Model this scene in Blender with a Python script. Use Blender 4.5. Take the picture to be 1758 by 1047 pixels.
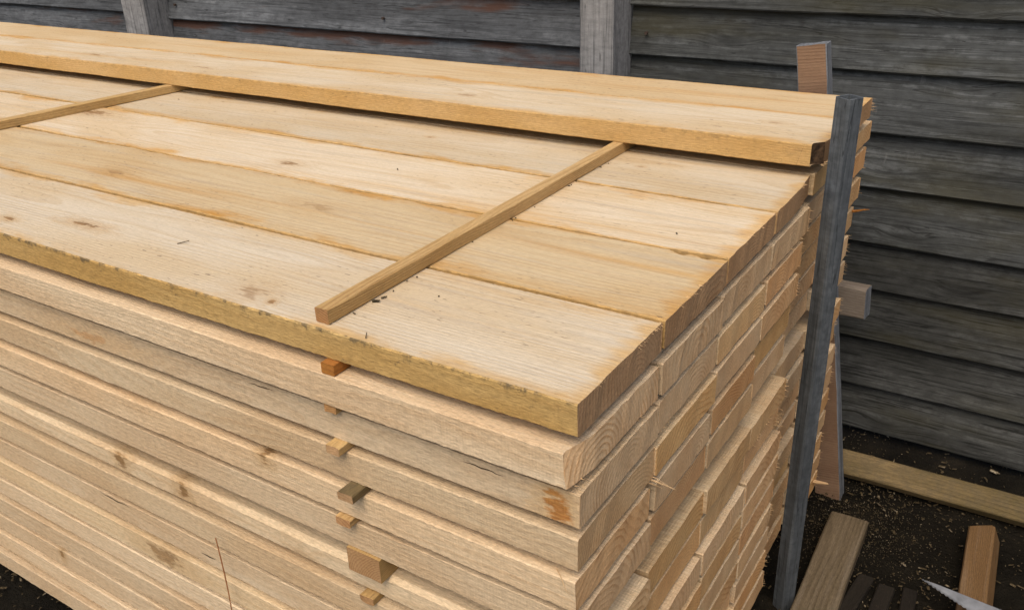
import bpy, math, random
from mathutils import Matrix, Vector, Euler, noise as mn

sc = bpy.context.scene
for o in list(bpy.data.objects):
    bpy.data.objects.remove(o)
COL = sc.collection
G = 0.98                      # height of the stack's top layer above the ground

# ------------------------------------------------------------------ camera
cam = bpy.data.cameras.new('camera')
cam.sensor_width = 36.0
cam.lens = 1518.212 / 1758 * 36.0
cam.clip_start = 0.02
cam.clip_end = 500
co = bpy.data.objects.new('camera', cam)
COL.objects.link(co)
_R = [[0.84398884, -0.20658588, 0.49497991],
      [0.53540855, 0.37946031, -0.75455123],
      [-0.0319456, 0.90184929, 0.43086811]]
co.matrix_world = Matrix.Translation((0.37619, -0.692525, 0.494284 + G)) @ Matrix(_R).to_4x4()
sc.camera = co

# ------------------------------------------------------------------ light
SUN_EL, SUN_AZ = math.radians(57), math.radians(166)      # azimuth clockwise from +Y
wd = bpy.data.worlds.new('World')
sc.world = wd
wd.use_nodes = True
nt = wd.node_tree
sky = nt.nodes.new('ShaderNodeTexSky')
sky.sky_type = 'NISHITA'
sky.sun_disc = False
sky.sun_elevation = SUN_EL
sky.sun_rotation = SUN_AZ
sky.air_density = 1.0
sky.dust_density = 5.0
sky.ozone_density = 0.6
bg = nt.nodes['Background']
bg.inputs['Strength'].default_value = 0.15
nt.links.new(sky.outputs[0], bg.inputs[0])
sl = bpy.data.lights.new('sun', 'SUN')
sl.energy = 1.1
sl.angle = math.radians(45)
sl.color = (1.0, 0.90, 0.76)
so = bpy.data.objects.new('sun', sl)
COL.objects.link(so)
_d = Vector((math.sin(SUN_AZ) * math.cos(SUN_EL), math.cos(SUN_AZ) * math.cos(SUN_EL), math.sin(SUN_EL)))
so.rotation_euler = _d.to_track_quat('Z', 'Y').to_euler()
so.location = (-3, -3, 6)
sc.view_settings.view_transform = 'Standard'
sc.view_settings.look = 'None'
sc.view_settings.gamma = 1
sc.view_settings.exposure = 0.41
sc.cycles.max_bounces = 5
sc.cycles.diffuse_bounces = 4
sc.render.resolution_x, sc.render.resolution_y = 1024, 609


# ------------------------------------------------------------------ node helpers
class NT:
    def __init__(self, name):
        self.m = bpy.data.materials.new(name)
        self.m.use_nodes = True
        self.t = self.m.node_tree
        self.b = self.t.nodes['Principled BSDF']
        self.b.inputs['Specular IOR Level'].default_value = 0.15

    def put(self, sock, v):
        if hasattr(v, 'is_output'):
            self.t.links.new(v, sock)
        else:
            if hasattr(sock, 'default_value') and hasattr(sock.default_value, '__len__') and len(sock.default_value) == 4 and len(v) == 3:
                v = (*v, 1)
            sock.default_value = v

    def n(self, kind, outs=0, props=None, **ins):
        nd = self.t.nodes.new('ShaderNode' + kind)
        for k, v in (props or {}).items():
            setattr(nd, k, v)
        for k, v in ins.items():
            k = k[1:] if k[0] == '_' else k
            self.put(nd.inputs[int(k)] if k.isdigit() else nd.inputs[k.replace('_', ' ')], v)
        return nd.outputs[outs]

    def math(self, op, a, b=0.0, c=None, clamp=False):
        k = dict(_0=a, _1=b)
        if c is not None:
            k['_2'] = c
        return self.n('Math', 0, dict(operation=op, use_clamp=clamp), **k)

    def vec(self, op, a, b=(0, 0, 0)):
        return self.n('VectorMath', 0, dict(operation=op), _0=a, _1=b)

    def xyz(self, x, y, z):
        return self.n('CombineXYZ', 0, None, _0=x, _1=y, _2=z)

    def noise(self, v, scale=1.0, detail=3.0, rough=0.55, col=False, dist=0.0):
        return self.n('TexNoise', 1 if col else 0, None, Vector=v, Scale=scale, Detail=detail, Roughness=rough, Distortion=dist)

    def rng(self, v, a, b, c=0.0, d=1.0, smooth=False):
        return self.n('MapRange', 0, dict(interpolation_type='SMOOTHSTEP' if smooth else 'LINEAR', clamp=True), _0=v, _1=a, _2=b, _3=c, _4=d)

    def mix(self, f, a, b, mode='MIX'):
        nd = self.t.nodes.new('ShaderNodeMix')
        nd.data_type = 'RGBA'
        nd.blend_type = mode
        self.put(nd.inputs[0], f)
        self.put(nd.inputs[6], a)
        self.put(nd.inputs[7], b)
        return nd.outputs[2]

    def ramp(self, f, stops):
        nd = self.t.nodes.new('ShaderNodeValToRGB')
        e = nd.color_ramp.elements
        while len(e) < len(stops):
            e.new(0.5)
        for i, (p, c) in enumerate(stops):
            e[i].position = p
            e[i].color = (*c, 1) if len(c) == 3 else c
        self.put(nd.inputs[0], f)
        return nd.outputs[0]

    def finish(self, col, rough, height=None, bump=0.3, dist=0.002):
        self.put(self.b.inputs['Base Color'], col)
        self.put(self.b.inputs['Roughness'], rough)
        if height is not None:
            o = self.n('Bump', 0, None, Strength=bump, Distance=dist, Height=height)
            self.put(self.b.inputs['Normal'], o)
        return self.m


def wood(name, pale, tan, late, knots=(), stain=0.0, stain_w=0.02, stain_col=(0.50, 0.26, 0.06), auto_knots=0.0,
         fuzz=0.4, speck=0.3, ring_k=0.55, tint=0.35, mould=0.0, half=0.11, end=False, grey=0.0, ring_mm=4.5,
         tints=((1.0, 0.80, 0.66), (1.0, 0.95, 0.74)), cracks=(), saw=0.0, kcols=((0.17, 0.090, 0.036), (0.33, 0.19, 0.075), (0.43, 0.26, 0.10))):
    """Sawn softwood: growth rings round a pith line outside or near the board, so flats, edges and
    ends all cut the same rings. Local axes: x along the board, y across, z through the thickness."""
    N = NT(name)
    tc = N.n('TexCoord', 3)
    rnd = N.n('ObjectInfo', 5)
    rnd2 = N.math('FRACT', N.math('MULTIPLY', rnd, 57.31))
    rnd3 = N.math('FRACT', N.math('MULTIPLY', rnd, 913.7))
    s = N.t.nodes.new('ShaderNodeSeparateXYZ')
    N.put(s.inputs[0], tc)
    x, y, z = s.outputs
    P = N.vec('ADD', tc, N.xyz(N.math('MULTIPLY', rnd, 61.0), N.math('MULTIPLY', rnd2, 3.0), N.math('MULTIPLY', rnd3, 7.0)))
    warp = N.noise(N.vec('MULTIPLY', P, (1.1, 5, 5)), 1.0, 2.0, 0.5, col=True)
    ws = N.t.nodes.new('ShaderNodeSeparateXYZ')
    N.put(ws.inputs[0], warp)
    py = N.math('MULTIPLY_ADD', rnd2, 0.16, -0.08)
    pz = N.math('MULTIPLY_ADD', rnd3, -0.10, -0.035)
    yy = N.math('ADD', N.math('SUBTRACT', y, py), N.math('MULTIPLY_ADD', ws.outputs[0], 0.07, -0.035))
    zz = N.math('ADD', N.math('SUBTRACT', z, pz), N.math('MULTIPLY_ADD', ws.outputs[1], 0.07, -0.035))
    r = N.math('SQRT', N.math('ADD', N.math('MULTIPLY', yy, yy), N.math('MULTIPLY', zz, zz)))
    kno = N.noise(N.vec('MULTIPLY', P, (38, 150, 110)), 1.0, 3.0, 0.65) if knots else None
    kmask = None
    khalo = None
    for (kx, ky, a, b, st) in knots:
        dx = N.math('DIVIDE', N.math('SUBTRACT', x, kx), a)
        dy = N.math('DIVIDE', N.math('SUBTRACT', z if st < 0 else y, ky), b)
        d = N.math('SQRT', N.math('ADD', N.math('MULTIPLY', dx, dx), N.math('MULTIPLY', dy, dy)))
        d = N.math('ADD', d, N.math('ADD', N.math('MULTIPLY_ADD', ws.outputs[2], 1.0, -0.5), N.math('MULTIPLY_ADD', kno, 3.4, -1.7)))
        core = N.math('MULTIPLY', N.rng(d, 1.05, 0.2, 0, 1, True), abs(st))
        halo = N.math('MULTIPLY', N.rng(d, 3.0, 0.6, 0, 1, True), abs(st))
        kmask = core if kmask is None else N.math('MAXIMUM', kmask, core)
        khalo = halo if khalo is None else N.math('MAXIMUM', khalo, halo)
    if auto_knots > 0:
        V = N.vec('MULTIPLY', P, (2.1, 7.0, 9.0))
        vd = N.n('TexVoronoi', 0, None, Vector=V, Scale=1.0)
        vc = N.n('TexVoronoi', 1, None, Vector=V, Scale=1.0)
        cs = N.t.nodes.new('ShaderNodeSeparateXYZ')
        N.put(cs.inputs[0], vc)
        on = N.rng(cs.outputs[0], 1 - auto_knots, 1 - auto_knots + 0.02)
        vd = N.math('ADD', vd, N.math('MULTIPLY_ADD', N.noise(N.vec('MULTIPLY', P, (60, 60, 60)), 1.0, 2.0), 0.1, -0.05))
        core = N.math('MULTIPLY', N.rng(vd, 0.085, 0.03, 0, 0.8, True), on)
        halo = N.math('MULTIPLY', N.rng(vd, 0.26, 0.05, 0, 0.8, True), on)
        kmask = core if kmask is None else N.math('MAXIMUM', kmask, core)
        khalo = halo if khalo is None else N.math('MAXIMUM', khalo, halo)
    if khalo is not None:
        r = N.math('MULTIPLY_ADD', khalo, 0.014, r)
    fine = N.noise(N.vec('MULTIPLY', P, (7, 260, 260)), 1.0, 3.0, 0.6)
    med = N.noise(N.vec('MULTIPLY', P, (1.6, 26, 26)), 1.0, 3.0, 0.6)
    blot = N.noise(N.vec('MULTIPLY', P, (3.0, 9, 9)), 1.0, 3.0, 0.55)
    ph = N.math('ADD', N.math('DIVIDE', r, N.math('MULTIPLY_ADD', N.math('FRACT', N.math('MULTIPLY', rnd, 191.7)), ring_mm * 0.0011, ring_mm * 0.0006)), N.math('MULTIPLY', med, 1.6))
    ph = N.math('FRACT', N.math('ADD', ph, N.math('MULTIPLY', rnd, 9.0)))
    ring = N.n('FloatCurve', 0) if False else None
    late_m = N.math('MULTIPLY', N.rng(ph, 0.35, 0.88, 0, 1, True), N.rng(ph, 1.0, 0.93, 0, 1))
    c = N.mix(N.rng(blot, 0.36, 0.68, 0, 1, True), pale, tan)
    c = N.mix(N.math('MULTIPLY', N.rng(med, 0.45, 0.75), 0.45), c, tan)
    c = N.mix(N.math('MULTIPLY', late_m, N.math('MULTIPLY', ring_k, N.rng(N.noise(N.vec('MULTIPLY', P, (4, 22, 22)), 1.0, 2.0), 0.35, 0.65, 0.12, 1.0))), c, late)
    c = N.mix(N.rng(fine, 0.35, 0.75, 0.0, 0.22), c, late)
    if tint:
        tcol = N.mix(rnd2, tints[0], tints[1])
        c = N.mix(N.math('MULTIPLY', N.rng(rnd3, 0.15, 1.0), tint), c, N.mix(1.0, c, tcol, 'MULTIPLY'))
        c = N.mix(1.0, c, N.ramp(N.math('FRACT', N.math('MULTIPLY', rnd, 311.3)), [(0, (0.86, 0.86, 0.86)), (1, (1.06, 1.06, 1.06))]), 'MULTIPLY')
    if stain > 0:
        e = N.math('SUBTRACT', half, N.math('ABSOLUTE', y))
        e = N.math('ADD', e, N.math('MULTIPLY_ADD', N.noise(N.vec('MULTIPLY', P, (6, 18, 0)), 1.0, 4.0, 0.65), stain_w * 6.0, -stain_w * 2.6))
        sm = N.rng(e, stain_w * 1.5, 0.0, 0, stain, True)
        sm = N.math('MULTIPLY', sm, N.rng(N.noise(N.vec('MULTIPLY', P, (1.8, 4, 1)), 1.0, 3.0, 0.6), 0.34, 0.62, 0.25, 1.0))
        ee = N.math('MULTIPLY', x, -1.0)
        ee = N.math('ADD', ee, N.math('MULTIPLY_ADD', N.noise(N.vec('MULTIPLY', P, (7, 30, 30)), 1.0, 3.0), 0.07, -0.035))
        sm = N.math('MAXIMUM', sm, N.rng(ee, 0.03, 0.0, 0, stain * 0.7, True))
        band = N.rng(N.noise(N.vec('MULTIPLY', P, (0.7, 17, 1)), 1.0, 3.0), 0.57, 0.75, 0, stain * 0.6, True)
        sm = N.math('MAXIMUM', sm, band)
        c = N.mix(sm, c, N.mix(1.0, c, stain_col, 'MULTIPLY'))
    if grey > 0:
        g = N.rng(N.noise(N.vec('MULTIPLY', P, (2.2, 60, 60)), 1.0, 4.0, 0.65), 0.5, 0.72, 0, grey, True)
        c = N.mix(g, c, (0.36, 0.31, 0.25))
    if khalo is not None:
        c = N.mix(N.math('MULTIPLY', khalo, 0.5), c, kcols[2])
        kc = N.mix(N.rng(fine, 0.3, 0.7), kcols[0], kcols[1])
        c = N.mix(N.math('MULTIPLY', N.rng(kmask, 0.1, 0.75), 0.9), c, kc)
    if speck > 0:
        sp = N.noise(N.vec('MULTIPLY', P, (55, 240, 240)), 1.0, 2.0, 0.5)
        sp = N.math('MULTIPLY', N.rng(sp, 0.665, 0.72), N.rng(blot, 0.40, 0.6, 0.2, 1.0))
        c = N.mix(N.math('MULTIPLY', sp, speck), c, (0.14, 0.10, 0.06))
    for (kx, kz, a, b) in cracks:
        dx = N.math('DIVIDE', N.math('SUBTRACT', x, kx), a)
        wz = N.math('MULTIPLY_ADD', N.noise(N.vec('MULTIPLY', P, (40, 5, 5)), 1.0, 2.0), 0.008, -0.004)
        dz = N.math('DIVIDE', N.math('ADD', N.math('SUBTRACT', z, kz), wz), b)
        d = N.math('ADD', N.math('MULTIPLY', dx, dx), N.math('ABSOLUTE', dz))
        c = N.mix(N.rng(d, 1.0, 0.6), c, (0.045, 0.028, 0.016))
    if mould > 0:
        mm = N.noise(N.vec('MULTIPLY', P, (48, 48, 48)), 1.0, 4.0, 0.7)
        edge = N.rng(z, -0.026, -0.001, 0.0, 1.0)
        mm = N.rng(N.math('ADD', mm, N.math('MULTIPLY', N.math('MULTIPLY', edge, N.math('MULTIPLY', edge, edge)), 0.20)), 0.62, 0.80, 0, mould, True)
        c = N.mix(mm, c, (0.09, 0.075, 0.05))
    fz = N.noise(N.vec('MULTIPLY', P, (90, 420, 420) if not end else (200, 260, 260)), 1.0, 3.0, 0.7)
    c = N.mix(1.0, c, N.ramp(fz, [(0.25, (1 - fuzz * 0.55,) * 3), (0.8, (1 + fuzz * 0.2,) * 3)]), 'MULTIPLY')
    h = N.math('ADD', N.math('MULTIPLY', fz, 0.7 + fuzz), N.math('MULTIPLY', late_m, 0.35))
    h = N.math('ADD', h, N.math('MULTIPLY', fine, 0.8))
    if saw > 0:
        wv = N.n('TexWave', 1, dict(bands_direction='X' if not end else 'Z'), Vector=P, Scale=70.0, Distortion=2.5, Detail=2.0)
        h = N.math('ADD', h, N.math('MULTIPLY', wv, saw))
    return N.finish(c, 0.82, h, 0.45, 0.0014)


# ------------------------------------------------------------------ materials
PALE, TAN, LATE = (0.71, 0.565, 0.375), (0.64, 0.47, 0.285), (0.48, 0.30, 0.145)
GOLD = dict(pale=(0.54, 0.365, 0.145), tan=(0.48, 0.30, 0.10), late=(0.34, 0.19, 0.055))
STAIN = (0.93, 0.68, 0.32)
TOPK = dict(stain=1.0, stain_w=0.022, stain_col=STAIN, speck=0.8, grey=0.34, fuzz=0.34, tint=0.2, ring_k=0.42, ring_mm=7.0)
PT, TT, LT = (0.65, 0.555, 0.405), (0.60, 0.47, 0.295), (0.47, 0.32, 0.16)
m_top = [
    wood('pine_flat_silvered', PT, TT, LT, knots=[(-1.1355, -0.061, 0.016, 0.008, 0.9), (-0.987, -0.016, 0.042, 0.010, 0.95), (-0.53, -0.072, 0.026, 0.020, 0.5), (-0.4796, -0.081, 0.007, 0.006, 0.95)], **TOPK),
    wood('pine_flat_rosy', (0.60, 0.47, 0.285), (0.56, 0.405, 0.215), (0.43, 0.27, 0.11), knots=[(-1.214, -0.023, 0.035, 0.016, 0.5), (-0.6934, 0.009, 0.05, 0.016, 0.42)], **TOPK),
    wood('pine_flat_stained', PT, TT, LT, knots=[(-1.744, 0.06, 0.07, 0.022, 0.8), (-0.9362, -0.044, 0.028, 0.012, 0.7), (-0.3333, 0.107, 0.012, 0.006, 0.95)], **TOPK),
    wood('pine_flat_plain', PT, TT, LT, knots=[(-0.8019, 0.018, 0.010, 0.005, 0.8), (-0.30, 0.02, 0.008, 0.005, 0.5)], **TOPK),
    wood('pine_flat_raised', PT, TT, LT, half=0.102, knots=[(-0.8118, -0.024, 0.035, 0.010, 0.5), (-2.2, -0.02, 0.04, 0.012, 0.6), (-1.70, -0.034, 0.04, 0.010, 0.6), (-0.1217, 0.02, 0.02, 0.006, 0.5)], **TOPK),
    wood('pine_flat_tan', (0.61, 0.475, 0.295), (0.56, 0.41, 0.225), LT, half=0.101, **dict(TOPK, grey=0.1)),
]
m_gold = wood('pine_edge_golden', **GOLD, fuzz=0.75, speck=0.4, mould=0.75, tint=0.0, ring_k=0.25, saw=0.2)
m_gold2 = wood('pine_edge_golden_clean', (0.56, 0.37, 0.16), (0.50, 0.31, 0.11), (0.33, 0.17, 0.05), fuzz=0.55, speck=0.4, mould=0.25, tint=0.0, ring_k=0.3, saw=0.3)
FK = dict(fuzz=0.7, speck=0.3, ring_k=0.32, saw=0.5, tint=0.6, grey=0.05, tints=((1.0, 0.86, 0.74), (1.0, 0.95, 0.78)))
m_fresh = wood('pine_sawn', PALE, TAN, LATE, auto_knots=0.16, **FK)
m_frontk = {
    2: wood('pine_sawn_resin_knot', PALE, TAN, LATE, knots=[(-0.030, -0.026, 0.018, 0.026, -0.8), (-0.90, -0.03, 0.08, 0.012, -0.4)], cracks=[(-0.13, -0.010, 0.035, 0.0013), (-0.50, -0.007, 0.03, 0.0011)], kcols=((0.36, 0.13, 0.025), (0.50, 0.24, 0.06), (0.60, 0.36, 0.13)), **FK),
    4: wood('pine_sawn_edge_knot', PALE, TAN, LATE, knots=[(-0.513, -0.004, 0.012, 0.012, -0.85)], **FK),
    6: wood('pine_sawn_two_knots', PALE, TAN, LATE, knots=[(-0.93, -0.018, 0.016, 0.020, -0.75), (-0.765, -0.022, 0.014, 0.022, -0.75), (-0.5, -0.03, 0.02, 0.02, -0.25)], **FK),
    8: wood('pine_sawn_cracked', PALE, TAN, LATE, cracks=[(-0.99, -0.006, 0.05, 0.0018), (-0.74, -0.028, 0.022, 0.0018)], **FK),
    9: wood('pine_sawn_orange_patch', PALE, TAN, LATE, knots=[(-0.87, -0.022, 0.05, 0.022, -0.6)], **FK),
    12: wood('pine_sawn_small_knot', PALE, TAN, LATE, knots=[(-1.26, -0.012, 0.007, 0.012, -1.0)], **FK),
}
EK = dict(end=True, fuzz=0.45, speck=0.3, ring_k=0.68, stain=0.0, tint=0.9, ring_mm=7.0, tints=((1.0, 0.76, 0.56), (1.0, 0.92, 0.66)))
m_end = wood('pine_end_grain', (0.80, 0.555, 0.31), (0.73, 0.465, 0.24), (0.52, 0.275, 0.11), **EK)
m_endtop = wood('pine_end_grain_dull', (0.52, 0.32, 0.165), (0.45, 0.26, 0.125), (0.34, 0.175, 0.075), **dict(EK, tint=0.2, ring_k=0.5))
m_stick = wood('sticker_wood', (0.56, 0.385, 0.175), (0.47, 0.305, 0.12), (0.29, 0.165, 0.058), fuzz=0.5, speck=0.4, ring_k=0.6, tint=0.45, ring_mm=3.5, saw=0.2)
m_stickend = wood('sticker_end_grain', (0.50, 0.32, 0.165), (0.42, 0.25, 0.115), (0.25, 0.12, 0.05), **dict(EK, ring_mm=4))
m_stickor = wood('sticker_resinous', (0.46, 0.20, 0.045), (0.38, 0.15, 0.03), (0.22, 0.08, 0.02), fuzz=0.3, speck=0.2, tint=0.1)
m_splint = wood('splinter_wood', (0.62, 0.44, 0.25), (0.55, 0.36, 0.18), LATE, fuzz=0.3, speck=0.0)
m_dirty = wood('dirty_timber', (0.17, 0.13, 0.08), (0.12, 0.09, 0.052), (0.06, 0.043, 0.023), fuzz=0.8, speck=0.7, grey=0.15, tint=0.3, ring_k=0.5)
m_offcut = wood('offcut_timber', (0.21, 0.125, 0.055), (0.17, 0.097, 0.04), (0.09, 0.047, 0.02), fuzz=0.7, speck=0.6, grey=0.15, tint=0.2)
m_muddy = wood('muddy_batten', (0.23, 0.165, 0.08), (0.13, 0.097, 0.04), (0.06, 0.045, 0.02), fuzz=0.8, speck=0.6, tint=0.2, mould=0.3)
m_stake = wood('upright_stake_wood', (0.25, 0.16, 0.10), (0.19, 0.115, 0.07), (0.115, 0.065, 0.038), fuzz=0.4, speck=0.3, tint=0.0, ring_k=0.5)
m_dark = wood('dark_wet_slat', (0.022, 0.018, 0.013), (0.015, 0.012, 0.009), (0.009, 0.007, 0.005), fuzz=0.8, speck=0.3, tint=0.2)


def bark():
    N = NT('dark_bark')
    tc = N.n('TexCoord', 3)
    a = N.noise(tc, 90, 4, 0.7)
    c = N.ramp(a, [(0.3, (0.02, 0.014, 0.01)), (0.75, (0.13, 0.08, 0.045))])
    return N.finish(c, 0.9, a, 0.8, 0.004)


m_bark = bark()


def weathered(name, dark, mid, light, rust=0.0, green=0.0, axis=0, streak=1.0, lightk=0.6):
    N = NT(name)
    tc = N.n('TexCoord', 3)
    rnd = N.n('ObjectInfo', 5)
    P = N.vec('ADD', tc, N.xyz(N.math('MULTIPLY', rnd, 47.0), N.math('MULTIPLY', rnd, 11.0), N.math('MULTIPLY', rnd, 23.0)))
    st = [170.0, 170.0, 170.0]
    st[axis] = 5.0
    lo = [7.0, 7.0, 7.0]
    lo[axis] = 1.3
    wob = N.noise(N.vec('MULTIPLY', P, tuple(v * 0.6 for v in lo)), 1.0, 2.0, 0.5, col=True)
    V = N.vec('MULTIPLY', P, (2.6 if axis == 0 else 9, 9, 9 if axis == 0 else 2.6))
    vd = N.n('TexVoronoi', 0, None, Vector=V, Scale=1.0)
    kn = N.rng(vd, 0.15, 0.05, 0, 1, True)
    swirl = N.vec('ADD', P, N.vec('MULTIPLY', wob, (0.03, 0.03, 0.03)))
    swirl = N.vec('ADD', swirl, N.xyz(0.0, 0.0, N.math('MULTIPLY', N.rng(vd, 0.30, 0.0, 0, 1, True), 0.018)) if axis == 0 else (0, 0, 0))
    g = N.noise(N.vec('MULTIPLY', swirl, tuple(st)), 1.0, 3.0, 0.6)
    g2 = N.noise(N.vec('MULTIPLY', swirl, tuple(v * 0.42 for v in st)), 1.0, 4.0, 0.7)
    g3 = N.noise(N.vec('MULTIPLY', P, (30, 60, 60)), 1.0, 4.0, 0.7)
    b = N.noise(N.vec('MULTIPLY', P, tuple(lo)), 1.0, 4.0, 0.65)
    c = N.mix(N.rng(b, 0.35, 0.65, 0, 1, True), dark, mid)
    lm = N.math('MULTIPLY', N.rng(g2, 0.47, 0.60, 0, 1, True), N.rng(g3, 0.38, 0.58, 0.15, 1.0))
    c = N.mix(N.math('MULTIPLY', lm, N.rng(b, 0.40, 0.64, 0.10, lightk * 0.75)), c, light)
    c = N.mix(N.rng(g, 0.50, 0.36, 0, 0.75 * streak, True), c, tuple(v * 0.4 for v in dark))
    crk = N.noise(N.vec('MULTIPLY', swirl, tuple(2.2 if i == axis else 70.0 for i in range(3))), 1.0, 2.0, 0.4)
    c = N.mix(N.rng(N.math('ABSOLUTE', N.math('SUBTRACT', crk, 0.56)), 0.010, 0.004, 0, 0.6), c, tuple(v * 0.25 for v in dark))
    c = N.mix(1.0, c, N.ramp(g3, [(0.25, (0.72,) * 3), (0.75, (1.25,) * 3)]), 'MULTIPLY')
    if green:
        gm = N.noise(N.vec('MULTIPLY', P, (2.4, 4, 10)), 1.0, 3.0, 0.6)
        c = N.mix(N.rng(gm, 0.45, 0.72, 0, green, True), c, (0.052, 0.046, 0.020))
    if rust:
        s = N.t.nodes.new('ShaderNodeSeparateXYZ')
        N.put(s.inputs[0], tc)
        rm = N.noise(N.vec('MULTIPLY', P, (3.0, 4, 18)), 1.0, 3.0, 0.6)
        rm = N.math('ADD', rm, N.rng(s.outputs[2], 0.06, 0.15, -0.12, 0.24))
        c = N.mix(N.rng(rm, 0.56, 0.74, 0, rust, True), c, (0.075, 0.034, 0.020))
    # pale dribbles and droppings
    dr = N.noise(N.vec('MULTIPLY', P, (55, 55, 9)), 1.0, 2.0, 0.4)
    dr = N.math('MULTIPLY', N.rng(dr, 0.72, 0.80), N.rng(b, 0.56, 0.66))
    c = N.mix(N.math('MULTIPLY', dr, 0.4), c, (0.22, 0.22, 0.215))
    c = N.mix(N.math('MULTIPLY', kn, 0.55), c, tuple(v * 0.6 for v in dark))
    h = N.math('ADD', g, N.math('ADD', N.math('MULTIPLY', g2, 0.8), N.math('MULTIPLY', g3, 0.5)))
    h = N.math('SUBTRACT', h, N.math('MULTIPLY', kn, 0.3))
    return N.finish(c, 0.85, h, 0.45, 0.003)


m_fence = weathered('fence_grey_green', (0.034, 0.036, 0.034), (0.062, 0.066, 0.065), (0.155, 0.165, 0.165), green=0.42, streak=0.65)
m_fenced = weathered('fence_shaded_foot', (0.026, 0.027, 0.025), (0.050, 0.052, 0.049), (0.11, 0.113, 0.11), green=0.35)  # darker fence copy: shade low on the fence put into the colour
m_fencem = weathered('fence_grey_rust', (0.055, 0.059, 0.063), (0.10, 0.108, 0.115), (0.18, 0.19, 0.20), rust=0.8, streak=0.65)
m_post = weathered('fence_post_grey', (0.15, 0.15, 0.148), (0.22, 0.22, 0.218), (0.30, 0.30, 0.295), axis=2, lightk=0.5, streak=0.7)
m_upr = weathered('upright_slate_grey', (0.050, 0.056, 0.060), (0.080, 0.089, 0.095), (0.16, 0.175, 0.18), axis=2, streak=0.5, lightk=0.4)
m_stakeside = weathered('stake_side_grey', (0.13, 0.14, 0.15), (0.17, 0.18, 0.19), (0.22, 0.23, 0.24), axis=2)


def soil():
    N = NT('dark_soil')
    N.b.inputs['Specular IOR Level'].default_value = 0.05
    tc = N.n('TexCoord', 3)
    a = N.noise(tc, 9, 6, 0.65)
    b = N.noise(tc, 120, 4, 0.7)
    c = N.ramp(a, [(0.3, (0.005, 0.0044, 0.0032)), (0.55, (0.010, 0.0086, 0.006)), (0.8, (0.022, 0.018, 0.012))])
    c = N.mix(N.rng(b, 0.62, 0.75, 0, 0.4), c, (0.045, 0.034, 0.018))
    h = N.math('ADD', a, N.math('MULTIPLY', b, 0.25))
    return N.finish(c, 0.85, h, 0.9, 0.03)


def plain(name, col, rough, metal=0.0, var=0.25, scale=60):
    N = NT(name)
    tc = N.n('TexCoord', 3)
    a = N.noise(tc, scale, 3, 0.6)
    c = N.mix(1.0, col, N.ramp(a, [(0.3, (1 - var,) * 3), (0.7, (1 + var * 0.4,) * 3)]), 'MULTIPLY')
    N.b.inputs['Metallic'].default_value = metal
    return N.finish(c, rough, a, 0.15, 0.001)


def chipmat():
    N = NT('wood_chip')
    r = N.n('TexCoord', 3)
    a = N.noise(r, 90, 2, 0.6)
    c = N.ramp(a, [(0.3, (0.030, 0.022, 0.011)), (0.55, (0.075, 0.055, 0.028)), (0.78, (0.33, 0.28, 0.20))])
    return N.finish(c, 0.8)


m_soil, m_chip = soil(), chipmat()
m_steel = plain('saw_steel', (0.30, 0.31, 0.32), 0.55, 0.8, 0.35, 30)
m_handle = plain('saw_handle_plastic', (0.05, 0.05, 0.055), 0.5)
m_nail = plain('nail_rusty', (0.07, 0.05, 0.04), 0.7, 0.4)
m_sliver = plain('sliver_brown', (0.30, 0.13, 0.05), 0.8)


# ------------------------------------------------------------------ object helpers
def link(name, verts, faces, mats, fmat=None, parent=None, loc=(0, 0, 0), rot=(0, 0, 0), smooth=False):
    me = bpy.data.meshes.new(name)
    me.from_pydata(verts, [], faces)
    for m in mats if isinstance(mats, (list, tuple)) else [mats]:
        me.materials.append(m)
    if fmat:
        me.polygons.foreach_set('material_index', fmat)
    if smooth:
        me.polygons.foreach_set('use_smooth', [True] * len(me.polygons))
    me.update()
    o = bpy.data.objects.new(name, me)
    COL.objects.link(o)
    o.location = loc
    o.rotation_euler = rot
    if parent:
        o.parent = parent
    return o


def tag(o, label=None, cat=None, group=None, kind=None):
    for k, v in (('label', label), ('category', cat), ('group', group), ('kind', kind)):
        if v:
            o[k] = v
    return o


def empty(name, loc, rot=(0, 0, 0)):
    o = bpy.data.objects.new(name, None)
    COL.objects.link(o)
    o.empty_display_size = 0.05
    o.location = loc
    o.rotation_euler = rot
    return o


def nz(x, s, seed):
    return mn.noise(Vector((x * s, seed * 7.31, seed * 1.7)))


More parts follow.
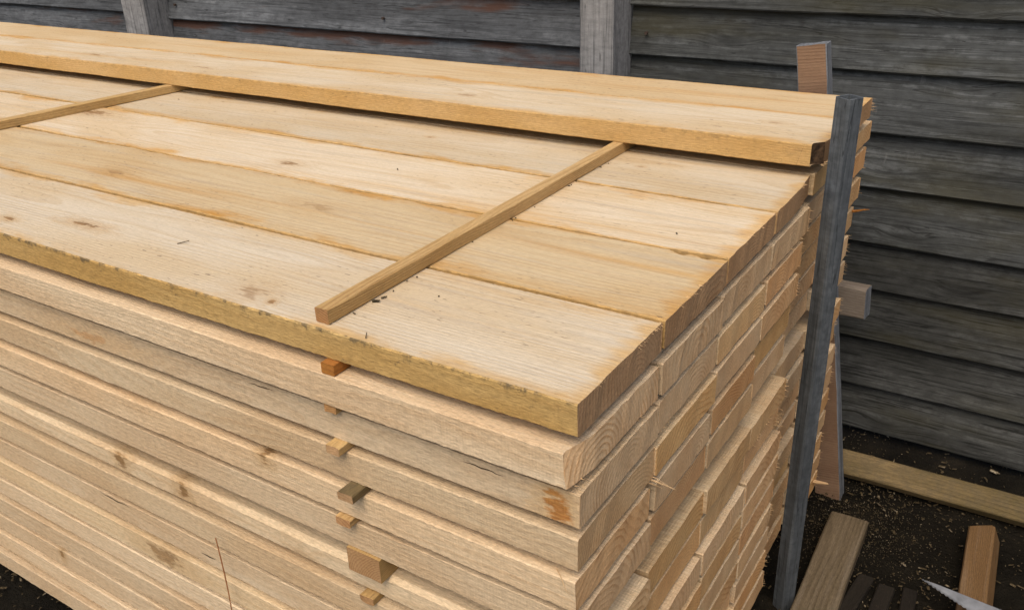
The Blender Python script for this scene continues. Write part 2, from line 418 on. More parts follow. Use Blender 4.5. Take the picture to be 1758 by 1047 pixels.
def timber(L, w, t, xs, M=6, seed=0, c=0.002, wav=0.0010, wavf=0.0005, xend=None, endj=0.0008, xback=None, notch=None, bow=0.0, crown=0.0, special=None, lift=0.0):
    """A sawn length along -x (its sawn end at x=0), y centred, z from -t up to 0.
    Material slots: 0 flats, 1 long edges, 2 sawn ends, 3 special end faces."""
    rn = random.Random(seed * 977 + 13)
    hw = w / 2
    V, F, FM = [], [], []
    nper = 2 * M + 4
    ys = [-hw + c + (w - 2 * c) * j / (M - 1) for j in range(M)]
    rag = [rn.uniform(-endj, endj) for _ in range(nper)]
    ragb = [rn.uniform(-endj, endj) for _ in range(nper)]
    n = len(xs)
    for i, x in enumerate(xs):
        ef = wav * nz(x, 5, seed + 1) + wavf * nz(x, 60, seed + 2) + wavf * rn.uniform(-.6, .6)
        eb = wav * nz(x, 5, seed + 3) + wavf * nz(x, 60, seed + 4) + wavf * rn.uniform(-.6, .6)
        zt = wav * 0.7 * nz(x, 4, seed + 5)
        zb = wav * 0.7 * nz(x, 4, seed + 6)
        cf = max(0.0004, c * (1 + 0.45 * nz(x, 22 if c < .004 else 3, seed + 7) + (0.3 if c < .004 else 0.03) * rn.uniform(-1, 1)))
        cb = max(0.0004, c * (1 + 0.45 * nz(x, 22 if c < .004 else 3, seed + 8) + (0.3 if c < .004 else 0.03) * rn.uniform(-1, 1)))
        if notch:
            eb -= notch(x)
        by = bow * math.sin(x * 1.3 + seed)
        up = lift * max(0.0, 1 + x / 0.34) ** 2
        zt += up
        zb += up
        row = []
        for j in range(M):
            y = ys[j]
            if j == 0:
                y = -hw + cf - ef
            elif j == M - 1:
                y = hw - cb + eb
            row.append((y, zt + crown * (1 - (y / hw) ** 2)))
        row.append((hw + eb, -cb + zt))
        row.append((hw + eb, -t + cb + zb))
        for j in reversed(range(M)):
            y = ys[j]
            if j == 0:
                y = -hw + cf - ef
            elif j == M - 1:
                y = hw - cb + eb
            row.append((y, -t + zb))
        row.append((-hw - ef, -t + cf + zb))
        row.append((-hw - ef, -cf + zt))
        for k, (y, z) in enumerate(row):
            xx = x
            if i == n - 1:
                xx = x + rag[k] + (xend(y, z) if xend else 0)
            elif i == 0:
                xx = x + ragb[k]
            elif xend and i == n - 2:
                xx = min(x, xs[-1] + xend(y, z) - 0.002)
            V.append((xx, y + by, z))
    sl = [0] * (M - 1) + [1] * 3 + [0] * (M - 1) + [1] * 3
    for i in range(n - 1):
        for k in range(nper):
            a, b = i * nper + k, i * nper + (k + 1) % nper
            F.append((a, a + nper, b + nper, b))
            FM.append(sl[k])
    for e, base in ((1, (n - 1) * nper), (0, 0)):
        top = list(range(M))
        bot = [M + 2 + (M - 1 - j) for j in range(M)]
        q = [(top[j], top[j + 1], bot[j + 1], bot[j]) for j in range(M - 1)]
        q.append((top[M - 1], M, M + 1, bot[M - 1]))
        q.append((top[0], bot[0], 2 * M + 2, 2 * M + 3))
        for f in q:
            yc = sum(V[base + v][1] for v in f) / 4
            f2 = tuple(base + v for v in (f if not e else reversed(f)))
            F.append(f2)
            FM.append(3 if (e and special and special(yc)) else 2)
    return V, F, FM


def stations(L, fine_to, step, coarse=0.35):
    xs = []
    x = 0.0
    while x < fine_to:
        xs.append(-x)
        x += step
    while x < L:
        xs.append(-x)
        x += coarse
    xs.append(-L)
    return list(reversed(xs))


def box_timber(name, L, w, t, mats, loc, rot=(0, 0, 0), seed=0, step=0.05, parent=None, c=0.003, **kw):
    V, F, FM = timber(L, w, t, stations(L, L, step), M=4, seed=seed, c=c, **kw)
    if len(mats) == 2:
        mats = [mats[0], mats[0], mats[1]]
    return link(name, V, F, mats, FM, parent, loc, rot)


def splinters(parent, w, t, seed, n, ln=0.012, where='bottom'):
    """Torn fibres left by the saw along a board's end."""
    rn = random.Random(seed)
    V, F = [], []
    hw = w / 2
    cen = [rn.uniform(-hw, hw) for _ in range(3)]
    for _ in range(n):
        if where == 'bottom':
            y, z = max(-hw, min(hw, rn.gauss(rn.choice(cen), 0.012))), -t + rn.uniform(-0.001, 0.003)
        elif where == 'back':
            y, z = hw - abs(rn.gauss(0, 0.004)), -rn.uniform(0, t)
        else:
            y, z = max(-hw, min(hw, rn.gauss(rn.choice(cen), 0.012))), rn.uniform(-0.002, 0.0003)
        l = ln * rn.uniform(0.3, 1.5)
        a = rn.uniform(0.0003, 0.0009)
        tip = (l, y + rn.gauss(0, 0.25) * l + (0.5 * l if where == 'back' else 0), z + rn.gauss(-0.15, 0.3) * l)
        b = len(V)
        V += [(-0.004, y - a, z), (-0.004, y + a, z), (-0.004, y, z + a * 1.4), tip]
        F += [(b, b + 1, b + 3), (b + 1, b + 2, b + 3), (b + 2, b, b + 3)]
    o = link('splinter_fringe', V, F, m_splint, None, parent)
    o['kind'] = 'stuff'
    return o


# ------------------------------------------------------------------ ground
def ground():
    V, F = [], []
    xs = [-60, -20, -8, -4] + [-3 + 0.06 * i for i in range(48)] + [-0.12 + 0.011 * i for i in range(90)] + [0.9, 1.0, 1.2, 1.5, 2, 3, 5, 10, 25, 60]
    ys = [-60, -20, -8, -4, -2] + [-1 + 0.06 * i for i in range(27)] + [0.62 + 0.011 * i for i in range(100)] + [1.75, 1.8, 1.9, 2.0, 2.2, 3, 6, 15, 60]
    for y in ys:
        for x in xs:
            h = 0.0
            if -4 < x < 3 and -2 < y < 2.1:
                h = 0.008 * mn.noise(Vector((x * 6, y * 6, 0))) + 0.004 * mn.noise(Vector((x * 19, y * 19, 3))) - 0.008
                h += 0.006 * abs(mn.noise(Vector((x * 42, y * 42, 9)))) + 0.004 * mn.noise(Vector((x * 90, y * 90, 5)))
                h += 0.045 * max(0, min(1, (y - 1.47) / 0.2)) if y < 2 else 0
            V.append((x, y, h))
    n = len(xs)
    for j in range(len(ys) - 1):
        for i in range(n - 1):
            a = j * n + i
            F.append((a, a + 1, a + 1 + n, a + n))
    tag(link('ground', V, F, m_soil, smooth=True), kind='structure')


ground()


def chips():
    rn = random.Random(5)
    V, F = [], []

    def chip(x, y, s):
        h = 0.003
        if y > 1.47:
            h += 0.045 * min(1, (y - 1.47) / 0.2)
        a = rn.uniform(0, 6.28)
        el = rn.uniform(0.15, 0.5)
        u = Vector((math.cos(a), math.sin(a), rn.uniform(-.25, .25))) * s
        v = Vector((-math.sin(a), math.cos(a), rn.uniform(-.4, .4))) * s * el
        p = Vector((x, y, h + s * 0.12))
        t = Vector((0, 0, 0.0008))
        b = len(V)
        q = [p - u - v * .6, p + u * .8 - v, p + u + v * .5, p - u * .7 + v]
        V.extend([tuple(k + t) for k in q] + [tuple(k - t) for k in q])
        F.extend([(b, b + 1, b + 2, b + 3), (b + 7, b + 6, b + 5, b + 4)])
        F.extend([(b + k, b + 4 + k, b + 4 + (k + 1) % 4, b + (k + 1) % 4) for k in range(4)])
    for _ in range(9000):
        x, y = rn.uniform(-0.3, 1.3), rn.uniform(0.5, 1.72)
        if mn.noise(Vector((x * 6, y * 6, 8))) < rn.uniform(-.35, .5):
            continue
        chip(x, y, min(0.009, 0.0011 * math.exp(abs(rn.gauss(0, 0.8)))))
    for _ in range(700):                              # bark and clods
        x, y = rn.uniform(-0.2, 1.0), rn.uniform(0.6, 1.72)
        chip(x, y, rn.uniform(0.003, 0.012) * rn.uniform(0.4, 1))
    for _ in range(2500):                             # fine sawdust
        x, y = rn.gauss(0.12, 0.10), rn.gauss(1.22, 0.13)
        chip(x, y, rn.uniform(0.0006, 0.0016))
    for _ in range(900):
        x, y = rn.uniform(-2.0, -0.7), rn.uniform(-0.45, 0.05)
        chip(x, y, min(0.010, 0.0018 * math.exp(abs(rn.gauss(0, 0.8)))))
    o = link('wood_chips', V, F, m_chip)
    tag(o, 'pale wood chips and sawdust flakes scattered over the dark soil', 'wood chips', kind='stuff')


# ------------------------------------------------------------------ fence
FY = 1.60
RX = 2.40                     # position of the unseen return fence, added to cut side light


def fence():
    root = empty('fence', (-0.75, FY, 0))
    tag(root, 'weathered grey timber fence of overlapping horizontal boards with square posts behind the stack', 'fence')
    laps = [0.184, 0.054, -0.090, -0.231, -0.379, -0.505, -0.650, -0.793, -0.931]
    laps = [0.45, 0.317] + laps
    bays = [(-0.705, RX - 0.02, 0.0, m_fence, 1), (-2.655, -0.80, 0.008, m_fencem, 2), (-4.9, -2.78, 0.022, m_fencem, 3)]
    for (x0, x1, dz, mat, sd) in bays:
        for i, z in enumerate(laps):
            rn = random.Random(sd * 100 + i)
            hgt = (laps[i - 1] - z if i else 0.14) + 0.022
            n = int((x1 - x0) / 0.06)
            V, F = [], []
            K = 7
            th = 0.016
            for k in range(n + 1):
                x = x0 + (x1 - x0) * k / n
                eb = 0.0028 * nz(x, 3.0, i + sd * 20) + 0.0009 * nz(x, 25, i + 3) + 0.0004 * rn.uniform(-1, 1)
                bulge = 0.004 * nz(x, 1.3, i * 3 + sd)
                prof = []
                for q in range(K):                               # front, bottom edge to top edge
                    f = q / (K - 1)
                    cup = 0.003 * math.sin(f * math.pi) * (1 if i % 2 else -1)
                    prof.append((-0.012 + 0.026 * f + cup + bulge * (1 - f), f * hgt + (eb if q == 0 else 0)))
                prof[0] = (prof[0][0] + 0.003, prof[0][1])
                prof.insert(1, (prof[0][0] - 0.003, prof[0][1] + 0.004))
                back = [(prof[-1][0] + th, hgt), (prof[0][0] + th, eb)]
                for (yy, zz) in prof + back:
                    V.append((x, yy, zz))
            m = K + 3
            for k in range(n):
                for q in range(m):
                    a, b = k * m + q, k * m + (q + 1) % m
                    F.append((a, a + m, b + m, b))
            F.append(tuple(range(m)))
            F.append(tuple(reversed(range(n * m, n * m + m))))
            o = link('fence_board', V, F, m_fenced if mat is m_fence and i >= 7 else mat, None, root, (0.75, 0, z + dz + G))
            for nx in ((x0 + 0.05), (x1 - 0.06), (x0 + x1) / 2 + rn.uniform(-.2, .2)):
                if -4.4 < nx < 1 and rn.random() < 0.7:
                    nail(o, (nx, -0.012, 0.05 + rn.uniform(-.01, .01)))
    for i, z in enumerate(laps):                     # added return boards, out of view, blocking light from the right
        hgt = (laps[i - 1] - z if i else 0.14) + 0.022
        V = []
        for y in (-1.6, 1.62):
            V += [(0.0, y, 0.0), (0.016, y, 0.0), (0.042, y, hgt), (0.026, y, hgt)]
        F = [(0, 4, 5, 1), (1, 5, 6, 2), (2, 6, 7, 3), (3, 7, 4, 0), (0, 1, 2, 3), (7, 6, 5, 4)]
        link('fence_board', V, F, m_fence, None, root, (RX + 0.75, -FY, z + G))
    for (xa, xb, yf) in ((-0.805, -0.703, 1.485), (-2.785, -2.652, 1.485), (RX - 0.075, RX + 0.035, 1.485)):  # last post stands at the corner of the added return
        w = xb - xa
        V, F, FM = timber(1.75, w, 0.115, stations(1.75, 1.75, 0.03), M=5, seed=int(-xa * 10) + 50, c=0.004, wav=0.002)
        # stand it up: local -x points down, local z faces the camera
        Vs = [(y, -z - 0.115, x) for (x, y, z) in V]
        o = link('post', Vs, F, [m_post, m_post, m_post], FM, root, ((xa + xb) / 2 + 0.75, yf + 0.115 - FY, 1.72))


def nail(par, loc):
    V, F = [], []
    r = 0.0045
    for k in range(8):
        a = k * math.pi / 4
        V.append((r * math.cos(a), -0.002, r * math.sin(a)))
    for k in range(8):
        a = k * math.pi / 4
        V.append((r * math.cos(a), 0.006, r * math.sin(a)))
    F.append(tuple(range(8)))
    F += [(k, k + 8, (k + 1) % 8 + 8, (k + 1) % 8) for k in range(8)]
    link('nail_head', V, F, m_nail, None, par, loc)


fence()

# ------------------------------------------------------------------ the stack
ORD = ['first', 'second', 'third', 'fourth', 'fifth', 'sixth', 'seventh', 'eighth', 'ninth']
T, P, TB = 0.0405, 0.0605, 0.0465
LEN = 3.9
ZT = [-P * i + (0.003 if i else 0) for i in range(6)] + [-0.389 - P * i for i in range(9)]
COLN = ['front column', 'second column from the front', 'third column from the front', 'fourth column from the front', 'fifth column from the front', 'rear column']


def joint(k, z):
    return k * (0.2250 - 0.0145 * min(1.0, -z / 0.28))


FRONTY = [0.0, -0.011, 0.003, 0.0, -0.003, 0.002, 0.014, 0.012, 0.015, 0.012, 0.014, 0.012, 0.014, 0.012, 0.006]
LOOK0 = {
    1: 'front pine board right under the top board, its top arris catching the light',
    2: 'front pine board with orange resin knot near its sawn end, third layer',
    3: 'front pine board between the third and fifth layers from the top',
    4: 'front pine board with small edge knot in the middle, fifth layer',
    5: 'front pine board resting on the thick square bearer, sixth layer',
    6: 'front pine board with two brown knots, directly under the thick square bearer',
    8: 'front pine board with dark cracks in its long edge, low in the stack',
    9: 'front pine board with a broad orange patch on its edge',
    12: 'front pine board with one small dark knot near the lower left',
    14: 'lowest front pine board just above the dark soil at lower left',
}


def board(c, l):
    z = ZT[l]
    rn = random.Random(c * 31 + l * 7 + 3)
    y0, y1 = joint(c, z), joint(c + 1, z)
    if l:
        y0 += rn.uniform(-0.004, 0.004)
        y1 += rn.uniform(-0.004, 0.004)
    gap = 0.0070 if l == 0 else rn.choice([0.003, 0.004, 0.004, 0.006, 0.010])
    if c == 0:
        y0 = FRONTY[l]
    if c == 0 and l > 0:
        gap += rn.uniform(0, 0.01)
    w = y1 - y0 - gap
    yc = (y0 + y1 - gap) / 2
    if c == 5:
        w -= 0.008
    xe = rn.uniform(-0.0016, 0.0012) if l else rn.uniform(-0.002, 0.002)
    if l and rn.random() < 0.08:
        xe -= 0.008
    if l > 5:
        xe += 0.006
    if c == 4 and l:
        xe -= 0.010 if l < 3 else rn.uniform(0.016, 0.026)
    t = TB + rn.uniform(-0.001, 0.001) if l else T
    kw = {}
    special = None
    if c == 0:
        xs = stations(LEN, 1.7, 0.006, 0.1)
    elif l == 0:
        xs = stations(LEN, 2.6, 0.009, 0.1)
    else:
        xs = stations(LEN, 0.36, 0.04, 0.5)
        kw['lift'] = rn.uniform(-0.0032, 0.0032)
    if l == 0 and c == 0:
        kw.update(c=0.0018, wavf=0.0006, wav=0.0018)
    elif l == 0:
        kw.update(c=0.0015, wavf=0.0013, wav=0.0022)
        if c == 1:
            kw['notch'] = lambda x: 0.011 * max(0, 1 - abs((x + 0.050) / 0.038) ** 4) * (0.6 + 0.4 * math.sin(x * 160))
        if c == 3:
            kw['xend'] = lambda y, z_: -0.008 * max(0, (y + 0.03) / 0.13) ** 2
    elif c == 0:
        kw.update(c=rn.choice([0.0010, 0.0014, 0.0018]) if l != 6 else 0.007, wavf=0.0005, wav=0.0009)
        if l == 1:
            kw['xend'] = lambda y, z_: -0.012 * max(0, 1 - (y + 0.105) / 0.05) ** 1.5 * (1 if z_ > -.02 else .6)
    if l == 0 and c < 4:
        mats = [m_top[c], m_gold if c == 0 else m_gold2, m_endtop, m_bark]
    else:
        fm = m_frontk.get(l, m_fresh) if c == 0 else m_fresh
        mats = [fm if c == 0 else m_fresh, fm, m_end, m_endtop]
    V, F, FM = timber(LEN, w, t, xs, M=14 if (l == 0 or l == 1) else 9, seed=c * 40 + l, special=special, **kw)
    if l == 0:
        lab = ['top front board with golden mould-spotted edge and brown knots, stack\'s near corner',
               'rosy top board, second from the front, with a faint large knot',
               'top board, third from the front, with orange stain near the left sticker',
               'top board, fourth from the front, tucked against the raised board',
               'top layer board under the raised front board, only its end corner showing',
               'top layer board under the raised rear board, end beside the grey upright'][c]
    elif c == 0:
        lab = LOOK0.get(l, 'front pine board in the lower pack, %s layer below the thick bearer' % ORD[l - 6] if l > 5 else '')
    elif l < 6:
        lab = 'pine board end in the %s, %s layer from the top' % (COLN[c], ORD[l])
    else:
        lab = 'pine board end in the %s, %s layer below the bearer gap' % (COLN[c], ORD[l - 6])
    o = link('pine_board', V, F, mats, FM, None, (xe, yc, z + G))
    tag(o, lab, 'board', 'pine boards in the stack')
    if l and rn.random() < 0.5:
        splinters(o, w, t, c * 100 + l, rn.randint(4, 14), rn.choice([0.002, 0.003, 0.005]))
    if l and c in (3, 5) and rn.random() < 0.8:
        splinters(o, w, t, c * 100 + l + 5000, rn.randint(5, 14), 0.006, 'back')
    if l == 0 and c < 4:
        splinters(o, w, t, c + 900, 18 if c else 34, 0.003, 'top')
    return o


BD = {}
for l in range(15):
    for c in range(6):
        BD[c, l] = board(c, l)


def torn(par, pts, w, mat):
    """One torn sliver: a flat tapering strip through pts (board-local)."""
    V, F = [], []
    n = len(pts)
    for i, p in enumerate(pts):
        f = 1 - (i / (n - 1)) ** 1.5 * 0.85
        for d in ((0, -1, .3), (0, 1, .3), (0, .6, -.5), (0, -.6, -.5)):
            V.append((p[0], p[1] + d[1] * w * f, p[2] + d[2] * w * f))
    for i in range(n - 1):
        for k in range(4):
            a, b = i * 4 + k, i * 4 + (k + 1) % 4
            F.append((a, b, b + 4, a + 4))
    F += [(3, 2, 1, 0), tuple(range(4 * n - 4, 4 * n))]
    link('splinter', V, F, mat, None, par)


torn(BD[0, 3], [(-0.02, 0.098, -0.048), (0.006, 0.100, -0.050), (0.020, 0.108, -0.058), (0.030, 0.112, -0.062)], 0.0022, m_splint)
torn(BD[0, 3], [(-0.02, 0.090, -0.050), (0.004, 0.094, -0.051), (0.014, 0.106, -0.062)], 0.0013, m_splint)
torn(BD[0, 3], [(-0.02, 0.101, -0.044), (0.004, 0.102, -0.046), (0.024, 0.104, -0.054)], 0.0011, m_splint)
torn(BD[5, 3], [(-0.03, 0.085, -0.012), (0.005, 0.090, -0.010), (0.022, 0.096, -0.006), (0.034, 0.098, -0.004)], 0.0055, m_stickor)
torn(BD[5, 14], [(-0.04, 0.06, -0.012), (0.01, 0.066, -0.012), (0.030, 0.070, -0.011), (0.036, 0.071, -0.011)], 0.0075, m_splint)
torn(BD[0, 4], [(-0.03, -0.095, 0.002), (-0.02, -0.104, 0.004), (-0.008, -0.112, -0.006), (0.002, -0.114, -0.014)], 0.0009, m_splint)
for k in range(16):
    q = random.Random(k + 77)
    y, z = 0.085 + q.uniform(-.02, .02), -0.012 - q.uniform(0, 0.035)
    torn(BD[3, 7], [(-0.01, y, z), (0.006, y + q.uniform(0, .006), z + q.uniform(-.003, .003)), (0.012 + q.uniform(0, .008), y + q.uniform(0, .014), z + q.uniform(-.008, .004))], 0.0008, m_splint)

# the two raised boards at the back
for i, (ya, yb, xe) in enumerate(((0.868, 1.0745, 0.012), (1.076, 1.279, 0.006))):
    kw = {}
    sp = None
    if i == 0:
        kw['xend'] = lambda y, z_: -0.030 * max(0, 1 - (y + 0.1025) / 0.030) + (-0.010 if y < -0.085 and z_ < -0.02 else 0)
        sp = lambda y: y < -0.075
    V, F, FM = timber(LEN, yb - ya, T, stations(LEN, 3.0, 0.009, 0.1), M=16, seed=300 + i, c=0.0018, wavf=0.0007, wav=0.002, special=sp, **kw)
    o = link('pine_board', V, F, [m_top[4 + i], m_gold2, m_endtop, m_bark], FM, None, (xe, (ya + yb) / 2, 0.0215 + T + G))
    tag(o, ('raised pale board with bark on its cut front corner, golden edge facing the camera',
            'raised tan board at the very back, nearest the fence')[i], 'board', 'pine boards raised on the top stickers')
    splinters(o, yb - ya, T, 700 + i, 30, 0.005)
    if i:
        splinters(o, yb - ya, T, 720, 16, 0.010, 'back')


# ------------------------------------------------------------------ stickers and bearers
def sticker(x0, ya, x1, yb, z, w, t, mats, label, seed, name='sticker'):
    L = math.hypot(x1 - x0, yb - ya)
    a = math.atan2(ya - yb, x0 - x1)
    o = box_timber(name, L, w, t, mats, (x0, ya, z + t + G), (0, 0, a), seed, 0.04, c=0.0012, wav=0.0012, wavf=0.0004)
    tag(o, label, 'sticker' if name == 'sticker' else 'bearer', 'stickers and bearers between the board layers')
    return o


sticker(-0.372, 0.012, -0.388, 1.26, 0.0008, 0.0215, 0.0205, [m_stick, m_stickend], 'long thin square sticker lying across the top boards, front end showing', 401)
sticker(-1.832, 0.0, -1.718, 1.24, 0.0008, 0.026, 0.0205, [m_stick, m_stickend], 'thin sticker crossing the top boards at the far left', 402)
sd = [(-0.352, -0.010, m_stickor, 0.022), (-0.360, -0.008, m_stick, 0.022), (-0.358, -0.015, m_stick, 0.024), (-0.335, -0.026, m_muddy, 0.026), (-0.362, -0.012, m_stick, 0.026),
      None, (-0.352, 0.004, m_stick, 0.024)]
words = ['orange resinous sticker end, directly under the top front board', 'small sticker end between the second and third front boards',
         'small tan sticker end between the third and fourth front boards', 'grey dirty sticker end standing proud between fourth and fifth front boards',
         'small sticker end between the fifth and sixth front boards, above the bearer', '', 'tilted sticker end just below the thick bearer, at the bottom edge']
for i in range(14):
    if i == 5:
        continue
    if i < len(sd):
        x, y, m, w = sd[i]
        lab = words[i]
    else:
        x, y, m, w = -0.355, 0.016, m_stick, 0.024
        lab = 'sticker between the %s and %s front boards below the bearer' % (ORD[i - 6], ORD[i - 5])
    h = (ZT[i] - (TB if i else T)) - ZT[i + 1]
    sticker(x, y, x - 0.01, 1.24, ZT[i + 1] + 0.0008, w, h - 0.0012, [m, m_stickend if m is not m_stickor else m_stickor], lab, 410 + i)
h = (ZT[5] - TB) - ZT[6]
sticker(-0.342, -0.002, -0.345, 1.24, ZT[6] + 0.001, 0.060, h - 0.002, [m_stick, m_stickend], 'thick square bearer between the two packs, its end facing the front', 440, 'bearer')
for k, x in enumerate((-0.40, -1.9, -3.3)):
    o = sticker(x, 0.05, x, 1.22, -G, 0.075, G + ZT[14] - TB - 0.001, [m_dirty, m_dirty], ('dark bearer on the soil under the near end of the stack', 'dark bearer on the soil under the middle of the stack', 'dark bearer on the soil under the far end of the stack')[k], 450 + k, 'bearer')

# long sliver hanging at the front
V, F = [], []
for k in range(9):
    f = k / 8
    r = 0.0014 * (1 - 0.6 * abs(f - 0.4))
    x, y = 0.004 * math.sin(f * 3), -0.002 * f
    for q in range(4):
        V.append((x + r * math.cos(q * 1.57), y + r * math.sin(q * 1.57), -0.19 * f))
for k in range(8):
    for q in range(4):
        a, b = k * 4 + q, k * 4 + (q + 1) % 4
        F.append((a, b, b + 4, a + 4))
F += [(0, 3, 2, 1), (32, 33, 34, 35)]
tag(link('wood_sliver', V, F, m_sliver, None, None, (-0.672, -0.004, -0.458 + G)), 'thin brown wood sliver hanging upright against the front boards', 'sliver')

# ------------------------------------------------------------------ upright, stakes and loose timber
def upright():
    root = empty('grey_upright', (0.047, 0.868, 0), (0, 0, math.radians(-33)))
    tag(root, 'tall slate grey square upright standing against the sawn end of the stack', 'post')
    s, H, wl = 0.0175, G + 0.150, 0.004
    V, F = [], []
    n = 40
    for k in range(n + 1):
        z = -0.03 + (H + 0.03) * k / n
        for q in range(8):
            cx = (1, 1, -1, -1)[q // 2] if True else 0
            pts = [(s, -s + .004), (s, s - .004), (s - .004, s), (-s + .004, s), (-s, s - .004), (-s, -s + .004), (-s + .004, -s), (s - .004, -s)]
            px, py = pts[q]
            j = 0.0007
            V.append((px + j * nz(z, 9, 3), py + j * nz(z, 8, 5), z))
    for k in range(n):
        for q in range(8):
            a, b = k * 8 + q, k * 8 + (q + 1) % 8
            F.append((a, b, b + 8, a + 8))
    # hollow mouth
    b0 = len(V)
    si = s - wl
    for z in (H, H - 0.08):
        V += [(si, -si, z), (si, si, z), (-si, si, z), (-si, -si, z)]
    t = n * 8
    F += [(t + 0, t + 1, b0 + 1, b0), (t + 1, t + 2, b0 + 1), (t + 2, t + 3, b0 + 2, b0 + 1), (t + 3, t + 4, b0 + 2), (t + 4, t + 5, b0 + 3, b0 + 2), (t + 5, t + 6, b0 + 3), (t + 6, t + 7, b0, b0 + 3), (t + 7, t, b0)]
    for q in range(4):
        a, b = b0 + q, b0 + (q + 1) % 4
        F.append((a, b, b + 4, a + 4))
    F.append((b0 + 4, b0 + 5, b0 + 6, b0 + 7))
    link('post_body', V, F, m_upr, None, root)


upright()


def stake():
    # leaning timber behind the stack: foot on the ground, top above the raised boards
    top, foot = Vector((-0.142, 1.325, 0.155 + G)), Vector((0.028, 1.318, 0.0))
    d = top - foot
    L = d.length + 0.09
    V, F, FM = timber(L, 0.066, 0.040, stations(L, L, 0.04), M=5, seed=501, c=0.002)
    Vs = [(y, -z - 0.04, x) for (x, y, z) in V]
    FM = [1 if F and m == 1 else (1 if m == 2 else 0) for m in FM]
    o = link('timber_stake', Vs, F, [m_stakez, m_stakeside], FM, None, top + Vector((0, 0.03, 0)))
    o.rotation_euler = (0.0, math.atan2(d.x, d.z), 0.0)
    tag(o, 'tan timber stake with grey side, standing behind the stack by the fence', 'stake')


m_stakez = m_stake
m_blk = wood('grey_block_wood', (0.24, 0.20, 0.16), (0.19, 0.155, 0.12), (0.11, 0.085, 0.06), fuzz=0.5, speck=0.5, tint=0.0, ring_k=0.5)
stake()

o = box_timber('timber_block', 0.16, 0.04, 0.078, [m_blk, m_stakeside], (0.040, 1.388, -0.412 + G), (0, math.radians(-3), math.radians(-6)), 510)
tag(o, 'short grey brown timber block jutting out behind the stack, halfway up the fence', 'timber')
o = box_timber('timber_batten', 1.25, 0.068, 0.030, [m_muddy, m_muddy], (1.05, 1.440, 0.050), (math.radians(33), 0, math.radians(1.5)), 511, wav=0.004)
tag(o, 'long muddy batten lying on the soil along the foot of the fence', 'timber')
o = box_timber('timber_plank', 0.80, 0.088, 0.038, [m_dirty, m_dirty], (0.108, 1.20, 0.040), (0, math.radians(1), math.radians(91.5)), 512, wav=0.003)
tag(o, 'dirty weathered plank end lying on the soil beside the grey upright', 'timber')
o = box_timber('timber_offcut', 0.55, 0.058, 0.055, [m_offcut, m_offcut], (0.385, 1.285, 0.066), (math.radians(-22), math.radians(-2), math.radians(93)), 513, c=0.005)
tag(o, 'orange brown square offcut lying end on in the lower right corner', 'timber')
o = box_timber('timber_offcut', 0.30, 0.055, 0.030, [m_stake, m_dirty], (0.352, 0.985, 0.032), (0, 0, math.radians(100)), 514)
tag(o, 'pale flat offcut under the saw blade at the bottom edge', 'timber')
for k, (x, y, w) in enumerate(((0.185, 1.045, 0.034), (0.232, 1.035, 0.036), (0.280, 1.05, 0.030))):
    o = box_timber('ground_slat', 0.55, w, 0.02, [m_dark, m_dark], (x, y, 0.010), (math.radians(3 * k - 4), math.radians(1.5), math.radians(84 + 5 * k)), 520 + k)
    tag(o, ('dark wet slat on the soil, nearest the dirty plank', 'dark wet slat on the soil, middle of three', 'dark wet slat on the soil, nearest the saw tip')[k], 'slat', 'dark slats sunk in the soil')


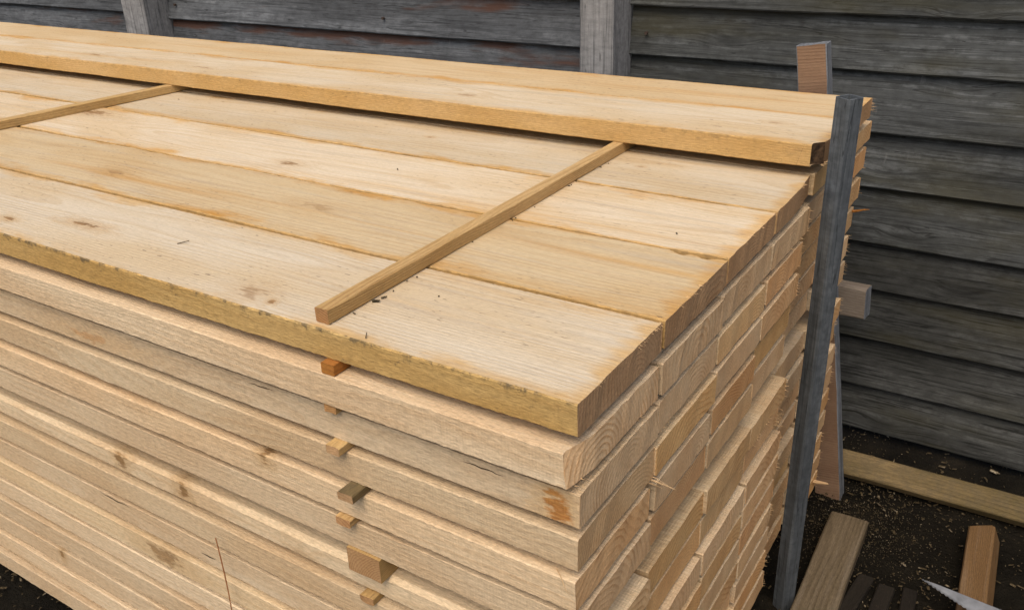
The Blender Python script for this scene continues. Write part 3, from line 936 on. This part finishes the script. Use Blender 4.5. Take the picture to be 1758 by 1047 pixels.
def saw():
    root = empty('hand_saw', (0.300, 1.000, 0.088), (math.radians(14), math.radians(2), math.radians(-8)))
    tag(root, 'pale steel saw blade pointing left over the offcuts, bottom right corner', 'saw')
    th = 0.0009
    L = 0.42
    top = [(0, 0), (L, 0.035)]
    pts = [(0.0, 0.0), (0.03, 0.004), (L, 0.030), (L, -0.085)]
    n = 90
    teeth = []
    for k in range(n, 0, -1):
        f = k / n
        teeth.append((L * f - 0.002, -0.085 * f ** 0.9 + (0.0025 if k % 2 else 0)))
    out = pts + teeth[1:]
    V = [(x, y, th) for x, y in out] + [(x, y, -th) for x, y in out]
    m = len(out)
    F = [tuple(reversed(range(m))), tuple(range(m, 2 * m))] + [(k, k + m, (k + 1) % m + m, (k + 1) % m)[::-1] for k in range(m)]
    link('blade', V, F, m_steel, None, root)
    prof = [(L - .02, .035), (L + .06, .055), (L + .13, .03), (L + .15, -.06), (L + .10, -.11), (L + .03, -.10), (L - .03, -.07)]
    V = [(x, y, .012) for x, y in prof] + [(x, y, -.012) for x, y in prof]
    m = len(prof)
    F = [tuple(range(m)), tuple(reversed(range(m, 2 * m)))] + [(k, k + m, (k + 1) % m + m, (k + 1) % m) for k in range(m)]
    link('handle', V, F, m_handle, None, root)


saw()
chips()


def flakes():
    """Sawdust, bits of bark and a straw left on the top boards, most of it along the sticker."""
    rn = random.Random(21)
    V, F = [], []

    def bit(x, y, z, L, w, a):
        u = Vector((math.cos(a), math.sin(a), rn.uniform(-.1, .1))) * L
        v = Vector((-math.sin(a), math.cos(a), 0)) * w
        p = Vector((x, y, z))
        b = len(V)
        q = [p - u - v, p + u - v * .5, p + u + v * .6, p - u + v]
        V.extend([tuple(k + Vector((0, 0, .0012))) for k in q] + [tuple(k) for k in q])
        F.extend([(b, b + 1, b + 2, b + 3), (b + 7, b + 6, b + 5, b + 4)] + [(b + k, b + 4 + k, b + 4 + (k + 1) % 4, b + (k + 1) % 4) for k in range(4)])
    for _ in range(12):
        y = rn.uniform(0.03, 0.85)
        x = -0.372 - 0.016 * (y / 1.25) + 0.0135 + abs(rn.gauss(0, 0.003))
        bit(x, y, G + 0.0012, rn.uniform(.0006, .0026), rn.uniform(.0004, .0011), rn.uniform(0, 6))
    for _ in range(8):
        bit(rn.uniform(-2.2, -0.02), rn.uniform(0.01, 0.85), G + 0.0012, rn.uniform(.0008, .003), rn.uniform(.0004, .0012), rn.uniform(0, 6))
    for (x, y, L, w, a) in ((-0.354, 0.094, .005, .003, .4), (-0.352, 0.108, .004, .0015, 1.0), (-0.7652, 0.1148, .009, .0007, 1.0), (-0.30, 0.012, .007, .0005, 2.2)):
        bit(x, y, G + 0.0016, L, w, a)
    o = link('sawdust_flakes', V, F, m_chip)
    tag(o, 'dark sawdust and bark flakes lying on the top boards, mostly along the sticker', 'sawdust', kind='stuff')


flakes()
